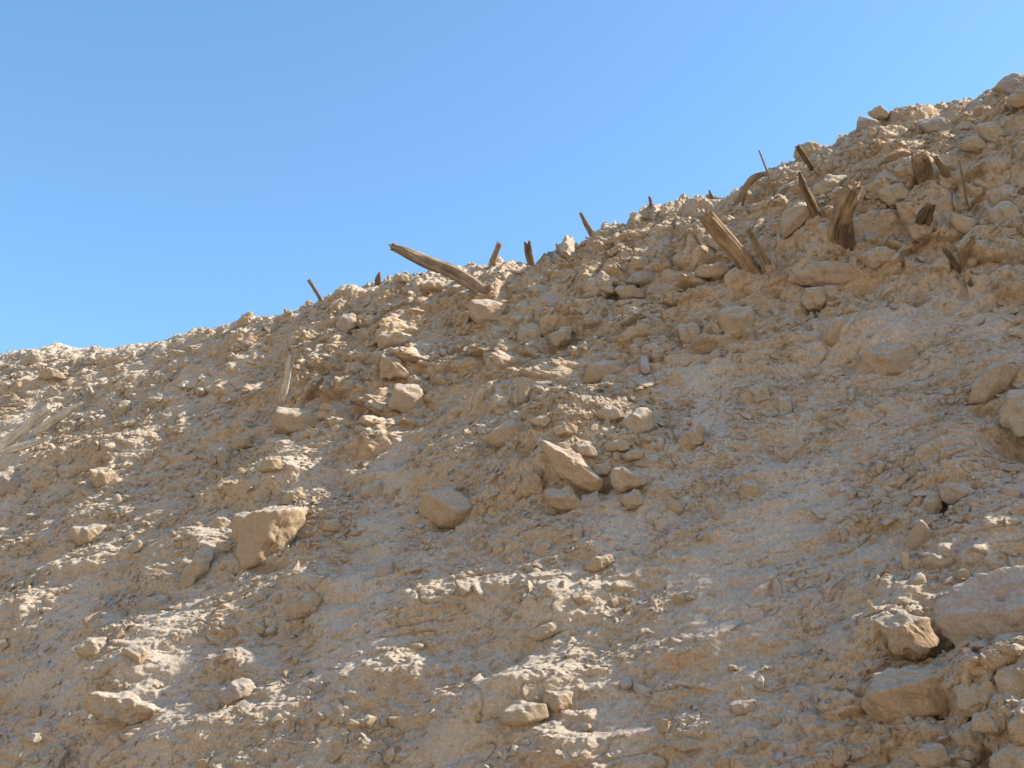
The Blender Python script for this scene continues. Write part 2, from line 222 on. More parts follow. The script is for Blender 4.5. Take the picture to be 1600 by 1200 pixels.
# bulges whose upper sides catch the light
BULGES = [(850, 735, .55, .40, .24), (940, 690, .5, .35, .20), (735, 700, .55, .30, .18), (600, 700, .6, .25, .15), (650, 745, .5, .25, .12),
          (600, 985, .6, .25, .17), (520, 940, .5, .22, .13), (700, 940, .5, .22, .14), (850, 945, .5, .25, .16), (620, 1055, .45, .25, .2), (470, 1125, .6, .28, .2), (760, 1110, .5, .25, .2),
          (300, 1170, .6, .3, .18), (880, 1175, .3, .15, .12), (170, 1130, .4, .2, .12), (350, 1050, .3, .2, .12),
          (300, 870, .7, .28, .2), (120, 890, .6, .3, .2), (30, 960, .5, .3, .2), (475, 815, .3, .2, .12), (30, 1180, .5, .3, .15),
          (50, 620, .9, .5, .25), (20, 680, .6, .4, .2), (80, 585, .8, .3, .2), (170, 715, .6, .3, .18), (290, 525, .6, .25, .15), (90, 740, .5, .3, .12)]
for (px, py, ru_, rv_, am) in BULGES:
    w0 += .85 * am * gau(px, py, ru_ * 1.15, rv_ * 1.15)
# soil banked up behind the boulders
for poly, *_r in ROCKS:
    pa = np.array(poly, float); xc = pa[:, 0].mean(); yt = pa[:, 1].min(); yb = pa[:, 1].max(); wpx = np.ptp(pa[:, 0])
    (u0_, v0_), (u1_, v1_), (u2_, v2_) = on_plane(xc, yt), on_plane(xc - wpx / 2, (yt + yb) / 2), on_plane(xc + wpx / 2, (yt + yb) / 2)
    wm = abs(u2_ - u1_)
    if xc > 1610: continue
    i0, i1 = np.searchsorted(ua, [u0_ - 2 * wm, u0_ + 2 * wm]); j0, j1 = np.searchsorted(va, [v0_ - 2 * wm, v0_ + 2.6 * wm])
    U_, V_ = uu[i0:i1, j0:j1], vv[i0:i1, j0:j1]; dv0 = V_ - (v0_ + .12 * wm)
    w0[i0:i1, j0:j1] += .24 * wm * np.exp(-((U_ - u0_) / (.6 * wm)) ** 2 - (dv0 / np.where(dv0 < 0, .3 * wm, .75 * wm)) ** 2)
w0 += .22 * gau(1570, 1060, .6, .8) + .14 * gau(890, 700, .5, .4)
# lumps and pits of the conglomerate
wx = uu + .12 * perlin(uu / .35, vv / .35, 31); wy = vv + .12 * perlin(uu / .35, vv / .35, 32)
lump = np.zeros_like(uu)
for k, (wl, am) in enumerate(((.62, .19), (.31, .125), (.15, .06))):
    f1, f2, rid = worley(wx / wl, wy / (wl * .8), 40 + k)
    dome = np.sqrt(np.clip(1 - (f1 / (.38 + .3 * rid)) ** 2, 0, 1)) * (.25 + .75 * rid) * (rid > .35)
    gate = sstep(-.25, .2, perlin(uu / (wl * 2.7), vv / (wl * 2.7), 50 + k))
    lump += am * dome * gate * (.08 + .92 * rough if k == 0 else .13 + .87 * rough)
    pit = sstep(.3, .0, f1) * (rid < .10 + .04 * k)
    lump -= am * .8 * pit * rough
# flakes: short ledges lying along the bedding
q = fbm(ru, rv * 2.1, .42, 3, .6, 61)
w1 = .030 * q
for k, (wl, am) in enumerate(((.20, .030), (.095, .020), (.048, .011))):
    a_ = R(6 + 7 * k); c2, s2 = math.cos(a_), math.sin(a_)
    xx = (uu * c2 + vv * s2) + .35 * wl * perlin(uu / .2, vv / .2, 70 + k); yy = (-uu * s2 + vv * c2) + .35 * wl * perlin(uu / .2, vv / .2, 75 + k)
    f1, f2, rid = worley(xx / (wl * 1.9), yy / wl, 80 + k)
    pl = np.clip((f2 - f1) * 5, 0, 1)
    tilt = (rid - .5) * 2 * (yy / wl - np.floor(yy / wl) - .5)
    w1 += .68 * am * pl * (rid - .35 + .5 * tilt) * (1 - .72 * runnel) * (.5 + .9 * sstep(-.3, .4, perlin(uu / .8, vv / .8, 90 + k)))
for k, (wl, am) in enumerate(((.30, .022), (.14, .017), (.075, .011), (.042, .007))):
    b_ = np.abs(perlin(uu / wl + .3 * perlin(uu / wl, vv / wl, 140 + k), vv / (wl * .75), 145 + k))
    w1 += am * 1.6 * (b_ - .25) * (1 - .6 * runnel) * (.7 + .6 * sstep(-.3, .3, perlin(uu / .7, vv / .5, 150 + k)))
w1 += .016 * fbm(uu, vv, .25, 4, .62, 95) * (1 - .35 * runnel) * (1 + .7 * rough)
cn = np.abs(perlin(ru / .55 + .2 * perlin(uu / .1, vv / .1, 131), rv / .22, 132)); w1 -= .035 * np.clip(1 - cn / .07, 0, 1) * sstep(-.1, .3, perlin(uu / .9, vv / .9, 133)) * (1 - .6 * runnel)
crag = sstep(-.5, -.05, s) * sstep(.5, .1, s)
w1 += crag * .035 * np.abs(fbm(uu, vv, .3, 4, .6, 99))
PITS = [(1130, 432, .16, .07, .2), (1160, 534, .16, .08, .25), (1092, 548, .1, .06, .2), (768, 510, .12, .07, .2), (1285, 452, .2, .06, .15), (1272, 484, .08, .06, .15), (1240, 372, .1, .08, .2), (1325, 375, .12, .1, .25), (875, 543, .12, .06, .2), (540, 524, .08, .06, .15), (1385, 600, .2, .06, .15), (1545, 640, .12, .08, .2), (1480, 1030, .25, .1, .25), (1445, 1132, .2, .06, .2), (1580, 1020, .25, .12, .3), (880, 808, .1, .05, .12), (945, 772, .07, .06, .15), (845, 745, .1, .08, .15), (1470, 790, .08, .07, .2), (420, 890, .15, .06, .2), (360, 832, .07, .05, .12), (700, 828, .12, .05, .12), (1210, 470, .08, .07, .15), (1020, 470, .1, .05, .15), (960, 470, .08, .06, .18), (930, 605, .1, .05, .12), (640, 655, .12, .05, .1), (1100, 330, .08, .07, .15), (1080, 470, .08, .06, .15), (1345, 455, .08, .06, .15), (1152, 326, .13, .13, .35), (1192, 342, .08, .1, .2), (1350, 334, .14, .12, .35), (1287, 322, .1, .1, .2), (1430, 466, .07, .09, .2), (870, 412, .06, .07, .1),
        (436, 682, .09, .09, .2), (866, 716, .05, .06, .14), (690, 486, .1, .12, .2), (1062, 392, .08, .08, .16), (980, 366, .07, .07, .15),
        (1130, 372, .08, .1, .2), (1262, 345, .1, .1, .2), (1395, 412, .06, .07, .15), (1020, 380, .07, .08, .18), (800, 480, .06, .06, .12), (1300, 255, .07, .08, .2),
        (1450, 290, .06, .08, .2), (1165, 475, .09, .08, .15), (1105, 545, .09, .1, .2), (900, 535, .12, .1, .2), (580, 455, .06, .08, .12), (555, 475, .07, .07, .14),
        (1590, 690, .2, .2, .3), (1500, 1040, .1, .1, .2), (1470, 800, .09, .1, .15), (610, 775, .06, .06, .1), (1215, 692, .25, .14, .14), (1285, 640, .12, .06, .1)]
for (px, py, a_, b_, dp) in PITS: lump -= 1.1 * dp * gau(px, py, a_ * 1.1, b_ * 1.2)
fade = sstep(-70, -22, uu) * sstep(40, 3, uu)
w0 = w0 * (1 - .55 * np.exp(-(s / 1.3) ** 2))
wt = (w0 + (lump + w1) * fade)
low = sstep(-1.5, 1.4, vv)                      # the foot runs out onto the ground
wt = wt * (.25 + .75 * low)

# profile: foot curve and crest curve
foot_v = 0.6
def bend(x, L, total):                          # integrates a turning direction: returns along, drop
    return None
ang = DIP - sstep(-.25, .75, s) * (DIP + R(3))
# table of crest curve
st = np.linspace(-1, 40, 8200); at = DIP - sstep(-.25, .75, st) * (DIP + R(3))
dh = np.cumsum(np.cos(at)) * (st[1] - st[0]); dz = np.cumsum(np.sin(at)) * (st[1] - st[0])
h0 = np.interp(-1, st, dh); z0 = np.interp(-1, st, dz)
ex = np.clip(s, -1, 39)
hh = np.where(s > -1, (vc - 1) * math.cos(DIP) + np.interp(ex, st, dh) - h0, vv * math.cos(DIP))
zz = np.where(s > -1, (vc - 1) * math.sin(DIP) + np.interp(ex, st, dz) - z0, vv * math.sin(DIP))
# foot
zz = np.where(vv < 1.2, np.maximum(zz, -.6 + .0 * zz), zz); zz = np.where(vv < 1.2, zz * .5 + .5 * np.sqrt(zz * zz + .12) - .0, zz)
zz = zz - np.where(vv >= 1.2, 0, (0.5 * (1.2 * math.sin(DIP)) + .5 * math.sqrt((1.2 * math.sin(DIP)) ** 2 + .12) - 1.2 * math.sin(DIP)))
ang = ang * sstep(-1.5, 1.5, vv)
nh = -np.sin(ang); nz = np.cos(ang)             # local normal in (H, z)
over = np.clip(lump, 0, .3) * .75 + .45 * np.clip(w1, -.03, .1)   # lumps hang a little over their lower edge
over *= sstep(.1, -.3, s)
# silhouette breaks on the crest fade back on the plateau
back = 1 - .85 * sstep(.5, 2.5, s)
wt = wt * back
hh2 = hh + nh * wt - over * math.cos(DIP); zz2 = zz + nz * wt - over * math.sin(DIP)
PX = O[0] + U[0] * uu + H[0] * hh2; PY = O[1] + U[1] * uu + H[1] * hh2; PZ = zz2
P3 = np.stack([PX, PY, PZ], -1)

# ---------------------------------------------------------------- materials
def mat(name):
    m = bpy.data.materials.new(name); m.use_nodes = True
    b = m.node_tree.nodes['Principled BSDF']; b.inputs['Roughness'].default_value = .95; b.inputs['Specular IOR Level'].default_value = .12
    return m, m.node_tree, b
def nd(t, typ, **kw):
    n = t.nodes.new(typ)
    for k, v_ in kw.items():
        if k in ('ins',):
            for a, b in v_.items(): n.inputs[a].default_value = b
        else: setattr(n, k, v_)
    return n
def noise_n(t, co, scale, detail=6, rough=.6, dist=0):
    n = nd(t, 'ShaderNodeTexNoise', ins={'Scale': scale, 'Detail': detail, 'Roughness': rough, 'Distortion': dist}); t.links.new(co, n.inputs['Vector']); return n
def ramp(t, src, stops):
    r = nd(t, 'ShaderNodeValToRGB'); e = r.color_ramp.elements
    while len(e) < len(stops): e.new(.5)
    for k, (p, c) in enumerate(stops): e[k].position = p; e[k].color = (*c, 1) if len(c) == 3 else c
    t.links.new(src, r.inputs[0]); return r
def mix(t, fac, a, b, typ='MIX'):
    m = nd(t, 'ShaderNodeMix', data_type='RGBA', blend_type=typ)
    for sock, val in ((m.inputs['Factor'], fac), (m.inputs['A'], a), (m.inputs['B'], b)):
        if isinstance(val, (int, float)): sock.default_value = val
        elif isinstance(val, tuple): sock.default_value = (*val, 1)
        else: t.links.new(val, sock)
    return m.outputs['Result']
def earth_material(name, base, warm, pale, strength=.6, bump=.012, attr=False, scale=1.):
    m, t, b = mat(name)
    geo = nd(t, 'ShaderNodeNewGeometry'); tc = nd(t, 'ShaderNodeTexCoord')
    co = geo.outputs['Position']
    n1 = noise_n(t, co, 1.7 * scale, 8, .62, .4); n2 = noise_n(t, co, 11 * scale, 8, .65); n3 = noise_n(t, co, 60 * scale, 5, .7)
    r1 = ramp(t, n1.outputs['Fac'], [(.33, base), (.44, base), (.57, warm)])
    r2 = ramp(t, n2.outputs['Fac'], [(.40, (0, 0, 0)), (.62, (1, 1, 1))])
    c = mix(t, r2.outputs[0], r1.outputs[0], warm)
    c = mix(t, .45, r1.outputs[0], c)
    if attr:
        at_ = nd(t, 'ShaderNodeAttribute', attribute_name='dust'); c = mix(t, at_.outputs['Fac'], c, pale)
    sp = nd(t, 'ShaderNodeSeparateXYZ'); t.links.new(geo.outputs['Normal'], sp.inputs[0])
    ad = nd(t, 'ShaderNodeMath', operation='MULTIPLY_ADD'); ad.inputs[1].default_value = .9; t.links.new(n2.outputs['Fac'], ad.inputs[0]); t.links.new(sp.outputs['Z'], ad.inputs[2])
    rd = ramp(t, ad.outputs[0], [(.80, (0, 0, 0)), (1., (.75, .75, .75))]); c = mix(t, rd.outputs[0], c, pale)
    r3 = ramp(t, n3.outputs['Fac'], [(.3, (.70, .68, .65)), (.5, (1, 1, 1)), (.7, (1.16, 1.16, 1.16))])
    c = mix(t, 1., c, r3.outputs[0], 'MULTIPLY')
    vo = nd(t, 'ShaderNodeTexVoronoi', feature='F1', ins={'Scale': 38 * scale}); t.links.new(co, vo.inputs['Vector'])
    rv_ = ramp(t, vo.outputs['Color'], [(.1, (.86, .85, .84)), (.6, (1.0, 1.0, 1.0)), (.95, (1.14, 1.12, 1.1))])
    c = mix(t, .7, c, rv_.outputs[0], 'MULTIPLY')
    t.links.new(c, b.inputs['Base Color'])
    bp = nd(t, 'ShaderNodeBump', ins={'Strength': strength, 'Distance': bump}); t.links.new(n3.outputs['Fac'], bp.inputs['Height'])
    bp2 = nd(t, 'ShaderNodeBump', ins={'Strength': strength * .8, 'Distance': bump * 2.5}); t.links.new(n2.outputs['Fac'], bp2.inputs['Height']); t.links.new(bp.outputs[0], bp2.inputs['Normal'])
    t.links.new(bp2.outputs[0], b.inputs['Normal'])
    return m
M_earth = earth_material('slope_earth', (.49, .383, .278), (.50, .347, .21), (.55, .456, .355), .9, .018, attr=True)
M_rock = earth_material('sandstone', (.39, .315, .23), (.42, .31, .20), (.49, .42, .34), .95, .010, scale=1.6)
M_grey = earth_material('grey_limestone', (.31, .255, .215), (.36, .275, .195), (.42, .35, .29), .6, .009, scale=1.5)
M_orange = earth_material('ochre_sandstone', (.39, .29, .185), (.40, .285, .18), (.48, .41, .33), .95, .010, scale=1.5)
M_ground = earth_material('dry_ground', (.60, .48, .34), (.58, .44, .29), (.43, .36, .285), .4, .01, scale=.6)

def grid_mesh(name, P, material, dust=None):
    nu, nv = P.shape[:2]
    me = bpy.data.meshes.new(name); me.vertices.add(nu * nv); me.vertices.foreach_set('co', P.reshape(-1).astype(np.float32))
    i = np.arange(nu * nv, dtype=np.int32).reshape(nu, nv)
    qd = np.stack([i[:-1, :-1], i[1:, :-1], i[1:, 1:], i[:-1, 1:]], -1).reshape(-1)
    nq = (nu - 1) * (nv - 1)
    me.loops.add(nq * 4); me.loops.foreach_set('vertex_index', qd)
    me.polygons.add(nq); me.polygons.foreach_set('loop_start', np.arange(0, nq * 4, 4, dtype=np.int32)); me.polygons.foreach_set('loop_total', np.full(nq, 4, np.int32))
    me.update(calc_edges=True); me.shade_smooth()
    if dust is not None:
        a = me.attributes.new('dust', 'FLOAT', 'POINT'); a.data.foreach_set('value', dust.reshape(-1).astype(np.float32))
    me.materials.append(material)
    o = bpy.data.objects.new(name, me); col.objects.link(o); return o
dust = np.clip(.25 + .75 * runnel + .5 * perlin(uu / .6, vv / .35, 120) - .55 * rough + .25 * sstep(-5, -15, uu), 0, 1) * .8
slope = grid_mesh('hillside', P3, M_earth, dust); slope['kind'] = 'structure'

# ground in front, out to the horizon; unseen rising valley side added for warm bounce
gx = np.concatenate([-np.geomspace(3000, 12, 40), np.linspace(-10, 10, 21), np.geomspace(12, 3000, 40)])
gy = np.concatenate([-np.geomspace(3000, 14, 60), np.linspace(-12, 14, 27), np.geomspace(16, 3000, 40)])
GX, GY = np.meshgrid(gx, gy, indexing='ij')
hd = GX * H[0] + GY * H[1]
GZ = -.25 + .05 * perlin(GX / 3, GY / 3, 201) + 30 * sstep(-7, -52, hd) + 1.5 * perlin(GX / 20, GY / 20, 202) * sstep(-14, -40, hd)
ground = grid_mesh('ground', np.stack([GX, GY, GZ], -1), M_ground); ground['kind'] = 'structure'


# ---------------------------------------------------------------- where the ground is seen
def project(P):
    q = P - CAM; z = q @ cf; return 800 + F * (q @ cr) / z, 600 - F * (q @ cu) / z, z
_x, _y, _z = project(P3.reshape(-1, 3))
BW, BH, B0x, B0y = 1100, 750, -300, -100
ix = ((_x - B0x) / 2).astype(int); iy = ((_y - B0y) / 2).astype(int)
ok = (_z > 1) & (ix >= 0) & (ix < BW) & (iy >= 0) & (iy < BH)
idx = np.nonzero(ok)[0]; idx = idx[np.argsort(-_z[idx])]
ZI = np.full((BW, BH), -1, np.int64); ZI[ix[idx], iy[idx]] = idx
P3f = P3.reshape(-1, 3)
du_ = np.gradient(P3, axis=0); dv_ = np.gradient(P3, axis=1); NRM = np.cross(du_, dv_).reshape(-1, 3)
NRM /= np.linalg.norm(NRM, axis=1)[:, None] + 1e-12
def hit(px, py, rad=3):
    "index of the nearest ground vertex seen at this place"
    a = int((px - B0x) / 2); b = int((py - B0y) / 2)
    for r_ in (rad, 8, 20, 60):
        sub = ZI[max(a - r_, 0):a + r_ + 1, max(b - r_, 0):b + r_ + 1]; sub = sub[sub >= 0]
        if len(sub): break
    dd = (_x[sub] - px) ** 2 + (_y[sub] - py) ** 2
    near = sub[dd <= dd.min() + 12]
    return near[np.argmin(_z[near])]
rng = np.random.default_rng(7)

def to_mesh(name, V_, Fc, material, smooth=True):
    me = bpy.data.meshes.new(name); me.vertices.add(len(V_)); me.vertices.foreach_set('co', np.asarray(V_, np.float32).reshape(-1))
    k = Fc.shape[1]; me.loops.add(Fc.size); me.loops.foreach_set('vertex_index', Fc.reshape(-1).astype(np.int32))
    me.polygons.add(len(Fc)); me.polygons.foreach_set('loop_start', np.arange(0, Fc.size, k, dtype=np.int32)); me.polygons.foreach_set('loop_total', np.full(len(Fc), k, np.int32))
    me.update(calc_edges=True)
    (me.shade_smooth if smooth else me.shade_flat)()
    me.materials.append(material); return me
def link(name, me, loc=(0, 0, 0), parent=None, **props):
    o = bpy.data.objects.new(name, me); o.location = loc; col.objects.link(o); o.parent = parent
    for k, v_ in props.items():
        if v_: o[k] = v_
    return o
_ico = {}
def ico(n):
    if n not in _ico:
        import bmesh
        bm = bmesh.new(); bmesh.ops.create_icosphere(bm, subdivisions=n, radius=1)
        _ico[n] = (np.array([v_.co[:] for v_ in bm.verts]), np.array([[l.index for l in f_.verts] for f_ in bm.faces])); bm.free()
    v_, f_ = _ico[n]; return v_.copy(), f_
def n3(p, wl, seed):
    p = p / wl
    return (perlin(p[:, 0] + .3 * p[:, 2], p[:, 1] - .7 * p[:, 2], seed) + perlin(p[:, 1] + 9.1, p[:, 2] + .4 * p[:, 0], seed + 1) + perlin(p[:, 2] + 3.3, p[:, 0] + .5 * p[:, 1], seed + 2)) * .6
def hull(dirs, normals, dist, p=16.):
    q = np.clip(dirs @ normals.T, 0, None) / dist
    mx = q.max(1); return 1 / (mx * ((q / mx[:, None]) ** p).sum(1) ** (1 / p))
def unit(a): a = np.asarray(a, float); return a / np.linalg.norm(a)

def rock(poly, material, label, cat='rock', name='rock', lift=.15, blend=.55, front=.42, back=.8, facets=None, rough_=1., grain=0, p=15., seed=0, group=None):
    lift = lift * .6; p = p * 1.6
    poly = np.array(poly, float); c2 = poly.mean(0); c2 = .5 * c2 + .5 * (poly.min(0) + poly.max(0)) / 2
    k = hit(*c2); P = P3f[k]; toc = -ray(*c2)
    m = unit(N * (1 - blend) + toc * blend); ex = unit(cr - (cr @ m) * m); ey = np.cross(m, ex)
    size = np.sqrt((np.ptp(poly[:, 0])) * np.ptp(poly[:, 1])) / F * _z[k]
    Pc = P + m * size * lift
    q2 = []
    for (x, y) in poly:
        d = ray(x, y); X = CAM + d * (((Pc - CAM) @ m) / (d @ m)); q2.append(((X - Pc) @ ex, (X - Pc) @ ey))
    q2 = np.array(q2); cen = (q2.max(0) + q2.min(0)) / 2; cen = .5 * cen + .5 * q2.mean(0)
    Pc = Pc + cen[0] * ex + cen[1] * ey; q2 = q2 - cen
    r_ = np.random.default_rng(seed + int(c2[0] * 7 + c2[1]))
    nn = []; dd = []
    area = .5 * np.sum(q2[:, 0] * np.roll(q2[:, 1], -1) - q2[:, 1] * np.roll(q2[:, 0], -1)); sg = 1 if area > 0 else -1
    rad = np.sqrt(abs(area)) / 1.6
    for i in range(len(q2)):
        a, b = q2[i], q2[(i + 1) % len(q2)]; e = b - a; en = np.array([e[1], -e[0]]) * sg; L = np.linalg.norm(en)
        if L < 1e-6: continue
        en /= L; d = max(a @ en, rad * .12)
        t1 = R(r_.uniform(8, 34)); t2 = R(r_.uniform(5, 30))
        nn.append((en[0] * math.cos(t1), en[1] * math.cos(t1), math.sin(t1))); dd.append(d * math.cos(t1))
        nn.append((en[0] * math.cos(t2), en[1] * math.cos(t2), -math.sin(t2))); dd.append(d * math.cos(t2))
    if facets is None:
        th = r_.uniform(-.5, .5)
        facets = [(.45 * math.sin(th) + r_.uniform(-.2, .2), .62, .75, .95), (r_.uniform(-.5, .1), -.35, 1., 1.), (r_.uniform(.2, .7), -.15, .9, 1.02)]
    for (x, y, z, k_) in facets:
        nn.append(unit((x, y, z))); dd.append(rad * front * k_ * (1 + .5 * np.hypot(x, y) / (abs(z) + .5)))
    nn.append((0, 0, -1)); dd.append(rad * back)
    nn = np.array([unit(x) for x in nn]); dd = np.array(dd)
    px_size = np.ptp(poly[:, 0])
    D_, Fc = ico(6 if px_size > 80 else 5 if px_size > 34 else 4)
    # squash the directions so that long stones keep their resolution
    sc_ = np.array([np.ptp(q2[:, 0]), np.ptp(q2[:, 1]), rad * 1.2]); D_ = D_ * sc_; D_ /= np.linalg.norm(D_, axis=1)[:, None]
    X = D_ * hull(D_, nn, dd, p)[:, None]
    nz_ = .075 * rad * n3(X, rad * .9, 301 + seed) + .04 * rad * n3(X, rad * .35, 311) + .030 * n3(X, .09, 321) * min(1, rad / .15) + .012 * np.abs(n3(X, .04, 331)) * min(1, rad / .1)
    chips_ = np.clip(n3(X, rad * .6, 341 + seed) - .25, 0, 1); nz_ -= .22 * rad * chips_
    if grain:
        gx = X @ unit((math.cos(grain), math.sin(grain), .3)); gy = X @ unit((-math.sin(grain), math.cos(grain), .2))
        nz_ += .03 * rad * perlin(gx / (rad * .9), gy / (rad * .13), 351) + .02 * rad * perlin(gx / (rad * .5), gy / (rad * .06), 352)
    X = X + D_ * (nz_ * rough_)[:, None]
    Wd = X[:, :1] * ex + X[:, 1:2] * ey + X[:, 2:] * m
    o = link(name, to_mesh(name, Wd, Fc, material), Pc, label=label, category=cat, group=group)
    return o

# ---------------------------------------------------------------- wood
def wood_material(name, c1, c2, c3):
    m, t, b = mat(name)
    uv = nd(t, 'ShaderNodeUVMap'); mp = nd(t, 'ShaderNodeMapping'); mp.inputs['Scale'].default_value = (16, 1.6, 1); t.links.new(uv.outputs[0], mp.inputs[0])
    n1 = noise_n(t, mp.outputs[0], 3.0, 6, .65, .6); tc = nd(t, 'ShaderNodeTexCoord'); n2 = noise_n(t, tc.outputs['Object'], 5, 4, .6)
    r1 = ramp(t, n1.outputs['Fac'], [(.34, c3), (.47, c1), (.66, c2)]); r2 = ramp(t, n2.outputs['Fac'], [(.35, (.72, .70, .68)), (.65, (1.15, 1.12, 1.08))])
    c = mix(t, 1., r1.outputs[0], r2.outputs[0], 'MULTIPLY'); t.links.new(c, b.inputs['Base Color'])
    bp = nd(t, 'ShaderNodeBump', ins={'Strength': .8, 'Distance': .008}); t.links.new(n1.outputs['Fac'], bp.inputs['Height']); t.links.new(bp.outputs[0], b.inputs['Normal'])
    return m
W_brown = wood_material('weathered_wood', (.27, .20, .14), (.37, .29, .21), (.10, .07, .05))
W_warm = wood_material('golden_wood', (.31, .215, .125), (.41, .30, .19), (.11, .07, .045))
W_dark = wood_material('dark_wood', (.20, .14, .09), (.29, .20, .13), (.07, .045, .03))
W_pale = wood_material('bleached_wood', (.52, .465, .39), (.68, .62, .53), (.13, .10, .07))
def wood_mesh(pts, radii, flat, axis, groove, jag, material, seed, name, nseg=None):
    pts = np.array(pts, float); radii = np.array(radii, float)
    L = np.r_[0, np.cumsum(np.linalg.norm(np.diff(pts, axis=0), axis=1))]
    n = nseg or int(max(24, min(90, L[-1] / .02))); l = np.linspace(0, L[-1], n)
    # smooth path through the points
    C_ = np.stack([np.interp(l, L, pts[:, k]) for k in range(3)], 1); rr = np.interp(l, L, radii)
    kern = max(1, n // 10)
    Cp = np.pad(C_, ((kern, kern), (0, 0)), mode='reflect', reflect_type='odd'); C_ = np.stack([np.convolve(Cp[:, k], np.ones(2 * kern + 1) / (2 * kern + 1), 'valid') for k in range(3)], 1)
    T = np.gradient(C_, axis=0); T /= np.linalg.norm(T, axis=1)[:, None]
    A = np.cross(T, axis); A /= np.linalg.norm(A, axis=1)[:, None]; B = np.cross(A, T)
    m_ = 40; th = np.linspace(0, 2 * np.pi, m_, endpoint=False)
    TH, LL = np.meshgrid(th, l); rm = rr.mean()
    cx, sx = np.cos(TH), np.sin(TH)
    g = perlin(cx * 2.2 + seed, sx * 2.2 + LL / (rm * 14), 400 + seed) + .6 * perlin(cx * 4.6, sx * 4.6 + LL / (rm * 10) + seed, 410 + seed)
    crack = -np.clip(.16 - np.abs(perlin(cx * 1.6 + 5, sx * 1.6 + LL / (rm * 22), 420 + seed)), 0, 1) * 4.2
    sq = (np.abs(cx) ** 5 + np.abs(sx) ** 5) ** (-1 / 5)
    r_ = rr[:, None] * .9 * sq * (1 + groove * (.30 * g + crack) + .06 * perlin(LL / (rm * 3), cx, 430 + seed))
    # superellipse for hewn timbers
    X = C_[:, None, :] + A[:, None, :] * (r_ * cx)[..., None] + B[:, None, :] * (r_ * sx * flat)[..., None]
    # splintered end
    wgt = sstep(L[-1] - jag * 1.6, L[-1], LL)
    je = jag * (1.2 * perlin(cx * 2.4 + seed, sx * 2.4, 440 + seed) + .7 * perlin(cx * 6, sx * 6, 450 + seed))
    X = X + T[:, None, :] * (wgt * je)[..., None]
    V_ = list(X.reshape(-1, 3)); F_ = []
    for i in range(n - 1):
        for j in range(m_):
            F_.append((i * m_ + j, i * m_ + (j + 1) % m_, (i + 1) * m_ + (j + 1) % m_, (i + 1) * m_ + j))
    V_ = np.array(V_); k0 = len(V_)
    ring = X[-1]; cen = ring.mean(0) - T[-1] * jag * .3; inner = cen + (ring - cen) * .45 - T[-1] * jag * .2
    V_ = np.concatenate([V_, inner, [cen]])
    b0 = (n - 1) * m_
    for j in range(m_):
        F_.append((b0 + j, b0 + (j + 1) % m_, k0 + (j + 1) % m_, k0 + j)); F_.append((k0 + j, k0 + (j + 1) % m_, k0 + m_, k0 + m_))
    tri = [f_ for f_ in F_ if f_[2] == f_[3]]; quad = [f_ for f_ in F_ if f_[2] != f_[3]]
    org = pts[0]
    me = bpy.data.meshes.new(name); me.from_pydata([tuple(x) for x in (V_ - org)], [], quad + [t_[:3] for t_ in tri]); me.shade_smooth()
    uvl = me.uv_layers.new(name='UVMap'); lv = np.empty(len(me.loops), np.int32); me.loops.foreach_get('vertex_index', lv)
    uvv = np.zeros((len(V_), 2)); uvv[:k0, 0] = (np.abs(TH / np.pi - 1)).reshape(-1); uvv[:k0, 1] = LL.reshape(-1) / (rm * 8); uvv[k0:, 0] = .3; uvv[k0:, 1] = L[-1] / (rm * 8)
    uvl.data.foreach_set('uv', uvv[lv].reshape(-1).astype(np.float32))
    me.materials.append(material); return me, org
def wood(path, widths, material, label, cat, name='timber', out=0., sink=.22, flat=.8, groove=.8, jag=None, seed=1, parent=None, base=None, group=None, bury=1.3):
    "path in picture places from the buried end to the free end; out = how far the free end leans towards the viewer"
    d0 = float(np.linalg.norm(P3f[hit(*path[0])] - CAM)) if base is None else base
    pts = []; n_ = len(path)
    for i, (x, y) in enumerate(path):
        pts.append(CAM + ray(x, y) * (d0 - .02 - out * (i / (n_ - 1))))
    dirn = unit(pts[0] - pts[1]); pts = [pts[0] + sink * unit(dirn - bury * N)] + pts
    z = d0 / F; rad = [widths[0] * z / 2] + [w_ * z / 2 for w_ in widths]
    me, org = wood_mesh(pts, rad, flat, -ray(*path[0]), groove, (widths[-1] * z * .55 if jag is None else jag), material, seed, name)
    if parent is not None: return link(name, me, Vector(org) - parent.location, parent)
    return link(name, me, org, label=label, category=cat, group=group)

KEEP = []; LAND = []      # landmarks that the labels of loose stones refer to
def land(ref, x, y, r_=20): LAND.append((ref, x, y)); KEEP.append((x, y, r_))

for i, (poly, m_, lab, ref, kw) in enumerate(ROCKS):
    c_ = np.array(poly).mean(0)
    rock(poly, globals()[m_], lab, name='boulder' if np.ptp(np.array(poly)[:, 0]) > 55 else 'rock', cat='boulder' if np.ptp(np.array(poly)[:, 0]) > 55 else 'rock', seed=i, **kw)
    land(ref, *c_, np.ptp(np.array(poly)[:, 0]) / 2 + 14)

